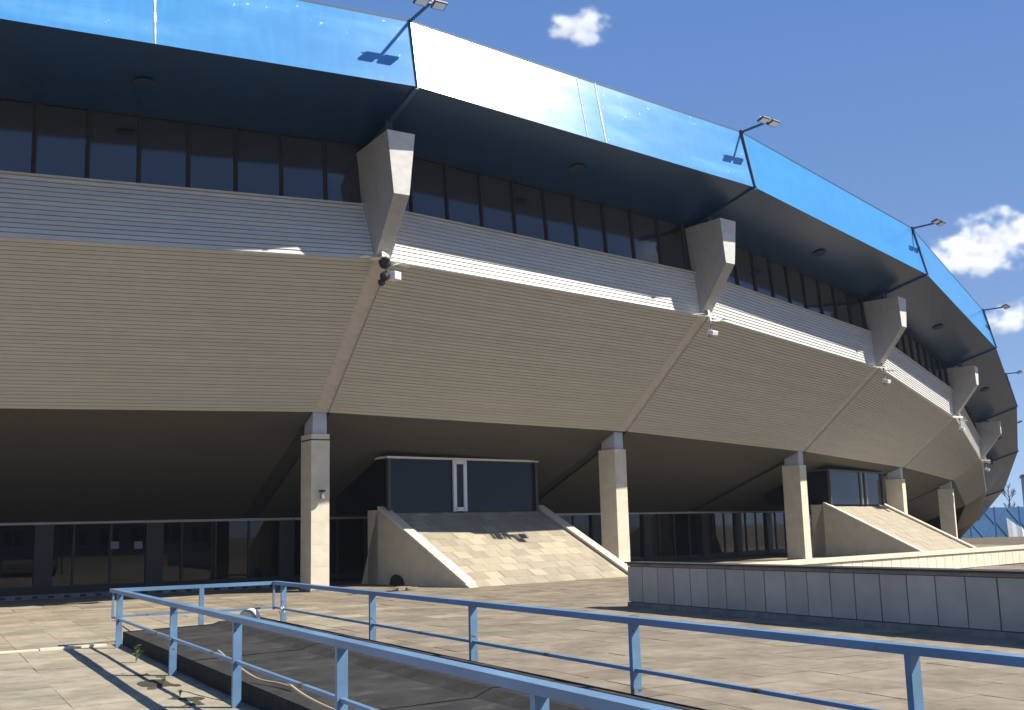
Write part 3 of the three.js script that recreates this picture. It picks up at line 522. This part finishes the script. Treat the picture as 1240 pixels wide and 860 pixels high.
function weed(u, v, h, n, label) {
  const w = thing('weed', label, 'weed', 'weeds at the foot of the cover'), st = [], lf = [];
  for (let k = 0; k < n; k++) {
    const a = rr(0, 6.28), b = rr(0.05, 0.4) * h, top = V3(Math.cos(a) * b, h * rr(0.5, 1), Math.sin(a) * b);
    st.push(tube([V3(0, 0, 0), V3(top.x * 0.3, top.y * 0.6, top.z * 0.3), top], 0.0035, 5, 5));
    for (let e = 0; e < 7; e++) { const t = rr(0.3, 1.05), c = V3(top.x * t * t, top.y * t, top.z * t * t), s = rr(0.012, 0.03) * (h / 0.25), d1 = V3(rr(-1, 1), rr(-0.2, 0.9), rr(-1, 1)).normalize(), d2 = d1.clone().cross(V3(rr(-1, 1), rr(-1, 1), rr(-1, 1))).normalize(); lf.push(new Q().quad(c, c.clone().addScaledVector(d1, s).addScaledVector(d2, s * 0.5), c.clone().addScaledVector(d1, s * 2.2), c.clone().addScaledVector(d1, s).addScaledVector(d2, -s * 0.5)).geo()); }
  }
  mesh('stem', st, M.leaf, w); mesh('foliage', lf, M.leaf, w); w.position.copy(uvp(u, v, 0)); return w;
}
weed(15.6, 2.72, 0.26, 6, 'small leafy weed growing at the foot of the black cover');
weed(13.2, 2.62, 0.10, 5, 'low sprig of weed in the dirt beside a railing post');
weed(12.0, 2.55, 0.07, 5, 'tiny flat weed in a crack near the railing shadow');
{ // heap of soil and moss along the foot of the cover
  const g = new THREE.PlaneGeometry(5.4, 0.62, 54, 12); g.rotateX(-Math.PI / 2); const p = g.attributes.position, uv = g.attributes.uv, q = [];
  for (let k = 0; k < p.count; k++) { const u = 13.0 + p.getX(k), v = 2.52 + p.getZ(k), e = 1 - Math.pow(Math.abs(p.getZ(k)) / 0.31, 2), e2 = 1 - Math.pow(Math.abs(p.getX(k)) / 2.7, 4), f = fbm(u * 3 + 50, v * 5 + 50, 81, 4); const P = uvp(u, v, -0.02 + (f - 0.42) * 0.14 * Math.max(0, e) * Math.max(0, e2)); p.setXYZ(k, P.x, P.y, P.z); uv.setXY(k, u / 1.3, v / 1.3); }
  g.computeVertexNormals(); const m = mesh('soil', g, std({ color: lin(0.085, 0.075, 0.045), roughness: 1, map: tConcrete, bumpMap: tBump, bumpScale: 0.01 })); m.userData = { kind: 'stuff', label: 'strip of dark soil and moss on the paving beside the railing', category: 'soil' };
}
// broken edge of the paving by the first column
{
  for (let k = 0; k < 7; k++) {
    const c = pol(1.03 + k * 0.022, 95.0 - k * 0.05, 0), g = new THREE.BoxGeometry(rr(0.35, 0.6), rr(0.05, 0.09), rr(0.25, 0.4)); g.rotateZ(rr(-0.1, 0.1)); g.rotateY(0.7 + rr(-0.3, 0.3)); g.translate(c.x, 0.06, c.z);
    const m = mesh('loose_slab', g, M.paving[k % 6]); m.name = numbered('loose_slab'); m.userData = { label: 'loose broken paving slab beside the foot of the strapped column', category: 'slab', group: 'broken slabs by the column' };
  }
}

// ------------------------------------------------------------------ floodlights on the roof edge
const floodWhere = ['above the gleaming blue panel', 'at the second joint of the roof edge', 'over the third joint of the roof edge', 'over the fourth joint of the roof edge', 'where the roof edge turns away', 'beyond the turn of the roof edge'];
for (let i = 1; i <= 6; i++) {
  const f = thing('floodlight', `twin headed floodlight on a slanted arm ${floodWhere[i - 1]}`, 'floodlight', 'floodlights along the roof edge');
  const [tr, th] = prof.T(i), a = pol(i, tr, th), hd = pol(i, tr + (i > 4 ? 0.8 : 1.12), th + 0.02, 0.06);
  f.position.copy(a); const L = p => p.clone().sub(a);
  mesh('arm', bar(L(pol(i, tr - 0.1, th - 0.02)), L(hd), 0.06, 0.06), M.pipeBlue, f);
  const t = V3(Math.cos(TH(i)), 0, Math.sin(TH(i))).multiplyScalar(-1), o = pol(i, 1, 0).sub(pol(i, 0, 0));
  t.set(Math.cos(TH(i)), 0, -Math.sin(TH(i)));
  mesh('cross_bar', bar(L(hd).addScaledVector(t, -0.34), L(hd).addScaledVector(t, 0.34), 0.04, 0.04), M.greyMetal, f);
  for (const s of [-0.25, 0.25]) {
    const head = new THREE.Group(); head.name = 'lamp_head'; f.add(head); head.position.copy(L(hd).addScaledVector(t, s)); head.lookAt(a.clone().add(head.position).add(V3(o.x * 0.3, -0.95, o.z * 0.3))); 
    mesh('housing', new RoundedBoxGeometry(0.38, 0.29, 0.07, 2, 0.02), M.lampBody, head);
    const ln = new THREE.BoxGeometry(0.31, 0.22, 0.012); ln.translate(0, 0, 0.036); mesh('lens', ln, M.lens, head);
    mesh('yoke', bar(V3(-0.2, 0, -0.08), V3(0.2, 0, -0.08), 0.025, 0.025), M.greyMetal, head);
  }
}
// lamp clusters on the knee of the wall under each bracket
for (let i = 1; i <= 5; i++) {
  const [kr, kh] = prof.K(i), f = thing('lamp_cluster', i === 1 ? 'battered lamp bracket with dark round lamps and a box lamp under the first bracket' : `battered white lamp bracket with hanging lamp under the ${['', '', 'second', 'third', 'fourth', 'fifth'][i]} bracket`, 'lamp', 'lamps on the knee of the wall');
  f.position.copy(pol(i, kr, kh)); f.rotation.y = TH(i);                       // local z points outwards
  const bent = (x0, x1, z0, z1, y) => { const q = new Q(), n = 5; for (let k = 0; k < n; k++) { const a = x0 + (x1 - x0) * k / n, b = x0 + (x1 - x0) * (k + 1) / n, ya = y + rr(-0.05, 0.05), yb = y + rr(-0.05, 0.05); q.quad(V3(a, ya, z0), V3(b, yb, z0), V3(b, yb - 0.06, z1), V3(a, ya - 0.05, z1)); } return q.geo(); };
  mesh('bent_plate', bent(-0.72, 0.08, 0.06, 0.52, -0.02), M.whiteMetal, f); mesh('bent_plate', bent(0.1, 0.8, 0.06, 0.46, -0.12), M.whiteMetal, f); mesh('fixing_plate', bar(V3(0, 0.16, 0.2), V3(0.02, -0.2, 0.24), 0.3, 0.03), M.whiteMetal, f);
  mesh('hanger', tube([V3(0, 0.1, 0.12), V3(0.02, -0.2, 0.22), V3(0.03, -0.55, 0.25)], 0.022, 8, 6), M.greyMetal, f);
  if (i === 1) {
    for (const [x, y, z, s] of [[-0.02, -0.13, 0.22, 0.17], [-0.06, -0.52, 0.28, 0.13], [-0.12, -0.68, 0.22, 0.1]]) { const g = new THREE.LatheGeometry([[0.001, -s], [s * 0.6, -s * 0.8], [s * 0.98, -s * 0.2], [s, s * 0.3], [s * 0.6, s * 0.75], [s * 0.3, s]].map(([a, b]) => new THREE.Vector2(a, b)), 18); g.rotateX(0.7); g.translate(x, y, z); mesh('round_lamp', g, M.dark, f); }
    const b = new RoundedBoxGeometry(0.26, 0.22, 0.3, 2, 0.02); b.rotateY(0.4); b.translate(0.2, -0.5, 0.32); mesh('box_lamp', b, M.whiteMetal, f);
  } else {
    const b = new RoundedBoxGeometry(0.3, 0.16, 0.26, 2, 0.03); b.rotateX(0.3); b.translate(0.05, -0.62, 0.28); mesh('box_lamp', b, M.whiteMetal, f);
    const g = new THREE.SphereGeometry(0.09, 14, 10); g.translate(0.0, -0.72, 0.24); mesh('round_lamp', g, M.greyMetal, f);
  }
}
{ // wall lamp on the first column
  const f = thing('wall_lamp', 'small dark lantern fixed to the sunlit face of the strapped column', 'lamp');
  f.position.copy(pol(1, 92.99, 2.78)); f.rotation.y = TH(1);
  const g = new THREE.CylinderGeometry(0.055, 0.075, 0.2, 14); g.translate(0, 0, 0.13); mesh('lantern_body', g, M.greyMetal, f);
  const c = new THREE.CylinderGeometry(0.11, 0.09, 0.05, 16); c.translate(0, 0.13, 0.13); mesh('hood', c, M.dark, f); mesh('wall_arm', bar(V3(0, 0.08, 0), V3(0, 0.1, 0.13), 0.03, 0.03), M.dark, f);
}
{ // notices taped inside the ground floor glass
  for (const [s, h, lab] of [[0.60, 1.35, 'pale notice taped to the glass beside a second notice, farther from the strapped column'], [0.665, 1.33, 'pale notice taped to the glass beside a second notice, nearer the strapped column'], [0.42, 1.4, 'single pale notice taped alone to its own pane of glass']]) { const a = lerp(pol(0, 86.33, h), pol(1, 86.33, h), s), b = lerp(pol(0, 86.33, h), pol(1, 86.33, h), s + 0.022); const q = new Q().quad(a, b, b.clone().setY(h + 0.24), a.clone().setY(h + 0.24)); const m = mesh('notice', q.geo(), M.paper); m.name = numbered('notice'); m.userData = { label: lab, category: 'notice', group: 'notices on the glass' }; }
}

// ------------------------------------------------------------------ beyond: fence, sunlit patch, bare trees, block
{
  const f = thing('site_fence', 'blue panel fence with raised diamond bars beyond the arena', 'fence'), a = V3(36, -0.55, -104), b = V3(64, -0.55, -112), n = 10;
  for (let k = 0; k < n; k++) {
    const p = lerp(a, b, k / n), q = lerp(a, b, (k + 1) / n), up = h => (x => x.clone().add(V3(0, h, 0))), t = q.clone().sub(p).normalize(), o = V3(-t.z, 0, t.x).multiplyScalar(0.05);
    const P = (s, h) => lerp(p, q, s).add(V3(0, h, 0)), F = (s, h) => P(s, h).sub(o).add(V3(0, 0, 0.08));
    mesh('fence_panel', hexa([P(0.01, 0), P(0.99, 0), P(0.99, 0).add(V3(0, 0, -0.05)), P(0.01, 0).add(V3(0, 0, -0.05))], [P(0.01, 3.1), P(0.99, 3.1), P(0.99, 3.1).add(V3(0, 0, -0.05)), P(0.01, 3.1).add(V3(0, 0, -0.05))]), M.fence, f);
    for (const [x0, y0, x1, y1] of [[0.5, 0.1, 0.05, 1.55], [0.05, 1.55, 0.5, 3.0], [0.5, 3.0, 0.95, 1.55], [0.95, 1.55, 0.5, 0.1]]) mesh('diamond_bar', bar(F(x0, y0), F(x1, y1), 0.045, 0.04), M.fenceBar, f);
    mesh('fence_post', bar(P(0, -0.1), P(0, 3.2), 0.09, 0.09), M.fenceBar, f);
  }
}
{ const q = new Q(), n = 6, A = V3(48.0, -0.55, -106.4), B = V3(51.0, -0.55, -107.2); for (let k = 0; k < n; k++) { const h = t => Math.max(0.25, 2.0 - t * 1.75 + (hash(Math.round(t * 6), 3, 91) - 0.5) * 0.3), t0 = k / n, t1 = (k + 1) / n, z = t => (hash(Math.round(t * 6), 5, 92)) * 0.3; const p0 = lerp(A, B, t0).add(V3(0, 0, z(t0))), p1 = lerp(A, B, t1).add(V3(0, 0, z(t1))); q.quad(p0, p1, p1.clone().add(V3(0, h(t1), -0.2)), p0.clone().add(V3(0, h(t0), -0.2))); } const m = mesh('sunlit_patch', q.geo(), M.sheet); m.userData = { label: 'folded white sheet standing in for a sunlit patch at the blue fence', category: 'sheet' }; }  // added sheet; its white paints a sunlit patch in front of the fence
function bareTree(x, z, h, label) {
  const t = thing('bare_tree', label, 'tree', 'bare trees beyond the fence'), tr = [], br = [];
  tr.push(new THREE.CylinderGeometry(0.05, 0.16, h, 7).translate(0, h / 2, 0));
  const grow = (p, d, L, r, lv) => { const e = p.clone().addScaledVector(d, L); const g = bar(p, e, r, r); br.push(g); if (lv > 0) for (let k = 0; k < 4; k++) grow(lerp(p, e, rr(0.35, 1)), d.clone().add(V3(rr(-0.6, 0.6), rr(-0.1, 0.5), rr(-0.6, 0.6))).normalize(), L * rr(0.5, 0.7), r * 0.6, lv - 1); };
  for (let k = 0; k < 11; k++) { const a = rr(0, 6.28); grow(V3(0, h * rr(0.25, 0.98), 0), V3(Math.cos(a) * 0.55, 0.85, Math.sin(a) * 0.55).normalize(), h * rr(0.14, 0.24), 0.06, 2); }
  mesh('trunk', tr, M.bark, t); mesh('crown', br, M.bark, t); t.position.set(x, -0.6, z);
}
bareTree(66.5, -139, 6.6, 'tall thin bare tree behind the blue fence'); bareTree(64.6, -142, 5.6, 'shorter bare tree behind the blue fence beside the arena'); bareTree(69.5, -143, 6.2, 'bare tree behind the fence in front of the far block');
{
  const b = thing('apartment_block', 'distant grey block rising behind the blue fence', 'building'), bx = (x, y, z, w, h, d) => new THREE.BoxGeometry(w, h, d).translate(x, y + h / 2, z);
  mesh('wall', bx(0, 0, 0, 24, 11, 12), M.farWall, b); mesh('roof', bx(0, 11.01, 0, 24.6, 0.5, 12.6), M.darkFrame, b);
  for (let r = 0; r < 3; r++) for (let c = 0; c < 9; c++) mesh('window', bx(-10.4 + c * 2.6, 1.6 + r * 3.2, 6.03, 1.3, 1.5, 0.1), M.tinted, b);
  b.position.set(128, -0.6, -245); b.rotation.y = -0.4;
}
{ // low shrubs as a far line of scrub behind the fence
  const n = 900, g = new THREE.BufferGeometry(), pos = []; for (let k = 0; k < n; k++) { const t = rnd(), c = V3(52 + t * 50 + rr(-1, 1), -0.6 + rr(0, 3.2) * (0.5 + 0.5 * vnoise(t * 20, 0, 93)), -150 + rr(-3, 3)); for (let e = 0; e < 5; e++) { const d = V3(rr(-1, 1), rr(-0.3, 1), rr(-0.5, 0.5)).multiplyScalar(0.5), s = V3(rr(-1, 1), rr(-1, 1), 0).multiplyScalar(0.14); pos.push(...c.toArray(), ...c.clone().add(d).toArray(), ...c.clone().add(d).add(s).toArray()); } }
  g.setAttribute('position', new THREE.Float32BufferAttribute(pos, 3)); g.setAttribute('uv', new THREE.Float32BufferAttribute(new Float32Array(pos.length / 3 * 2), 2)); g.computeVertexNormals();
  const m = mesh('scrub', g, M.bark); m.userData = { kind: 'stuff', label: 'line of bare brown scrub behind the blue fence', category: 'scrub' };
}
// ------------------------------------------------------------------ across the square: what the ground floor glass mirrors
function leafyTree(x, z, h, label) {
  const t = thing('leafy_tree', label, 'tree', 'trees across the square'), br = [], lf = [], q = new Q();
  br.push(new THREE.CylinderGeometry(0.1, 0.24, h * 0.55, 8).translate(0, h * 0.275, 0));
  for (let k = 0; k < 9; k++) { const a = rr(0, 6.28), e = V3(Math.cos(a) * h * 0.22, h * rr(0.6, 0.9), Math.sin(a) * h * 0.22); br.push(bar(V3(0, h * rr(0.3, 0.5), 0), e, 0.09, 0.09)); for (let f = 0; f < 130; f++) { const c = e.clone().add(V3(rr(-1, 1), rr(-0.8, 0.8), rr(-1, 1)).multiplyScalar(h * 0.15)), d1 = V3(rr(-1, 1), rr(-1, 1), rr(-1, 1)).normalize().multiplyScalar(0.22), d2 = V3(rr(-1, 1), rr(-1, 1), rr(-1, 1)).normalize().multiplyScalar(0.14); q.quad(c, c.clone().add(d1), c.clone().add(d1).add(d2), c.clone().add(d2)); } }
  mesh('trunk', br, M.bark, t); mesh('crown', q.geo(), M.crown, t); t.position.set(x, -0.05, z);
}
leafyTree(30, 34, 7.5, 'round leafy tree across the square beside the pavilion'); leafyTree(42, 26, 9, 'tall leafy tree across the square past the pavilion end'); leafyTree(18, 44, 8, 'leafy tree across the square in front of the pavilion'); leafyTree(8, 50, 8.5, 'leafy tree across the square behind the viewer'); leafyTree(52, 14, 8, 'leafy tree across the square near the road');
{
  const b = thing('pavilion', 'long low pale pavilion with a row of windows across the square', 'building'), bx = (x, y, z, w, h, d) => new THREE.BoxGeometry(w, h, d).translate(x, y + h / 2, z);
  mesh('wall', bx(0, 0, 0, 40, 4.2, 9), M.farWall, b); mesh('roof', bx(0, 4.21, 0, 41, 0.4, 10), M.darkFrame, b);
  for (let c = 0; c < 12; c++) { const w = mesh('window', bx(-17.6 + c * 3.2, 1.1, -4.53, 1.9, 1.9, 0.08), M.tinted, b); mesh('frame', [bx(-17.6 + c * 3.2, 1.02, -4.56, 2.06, 0.09, 0.1), bx(-17.6 + c * 3.2, 2.99, -4.56, 2.06, 0.09, 0.1), bx(-17.6 + c * 3.2, 1.1, -4.56, 0.09, 1.9, 0.1)], M.whiteMetal, w); }
  b.position.set(34, -0.05, 46); b.rotation.y = 0.62;
}
renderer.render(scene, camera);
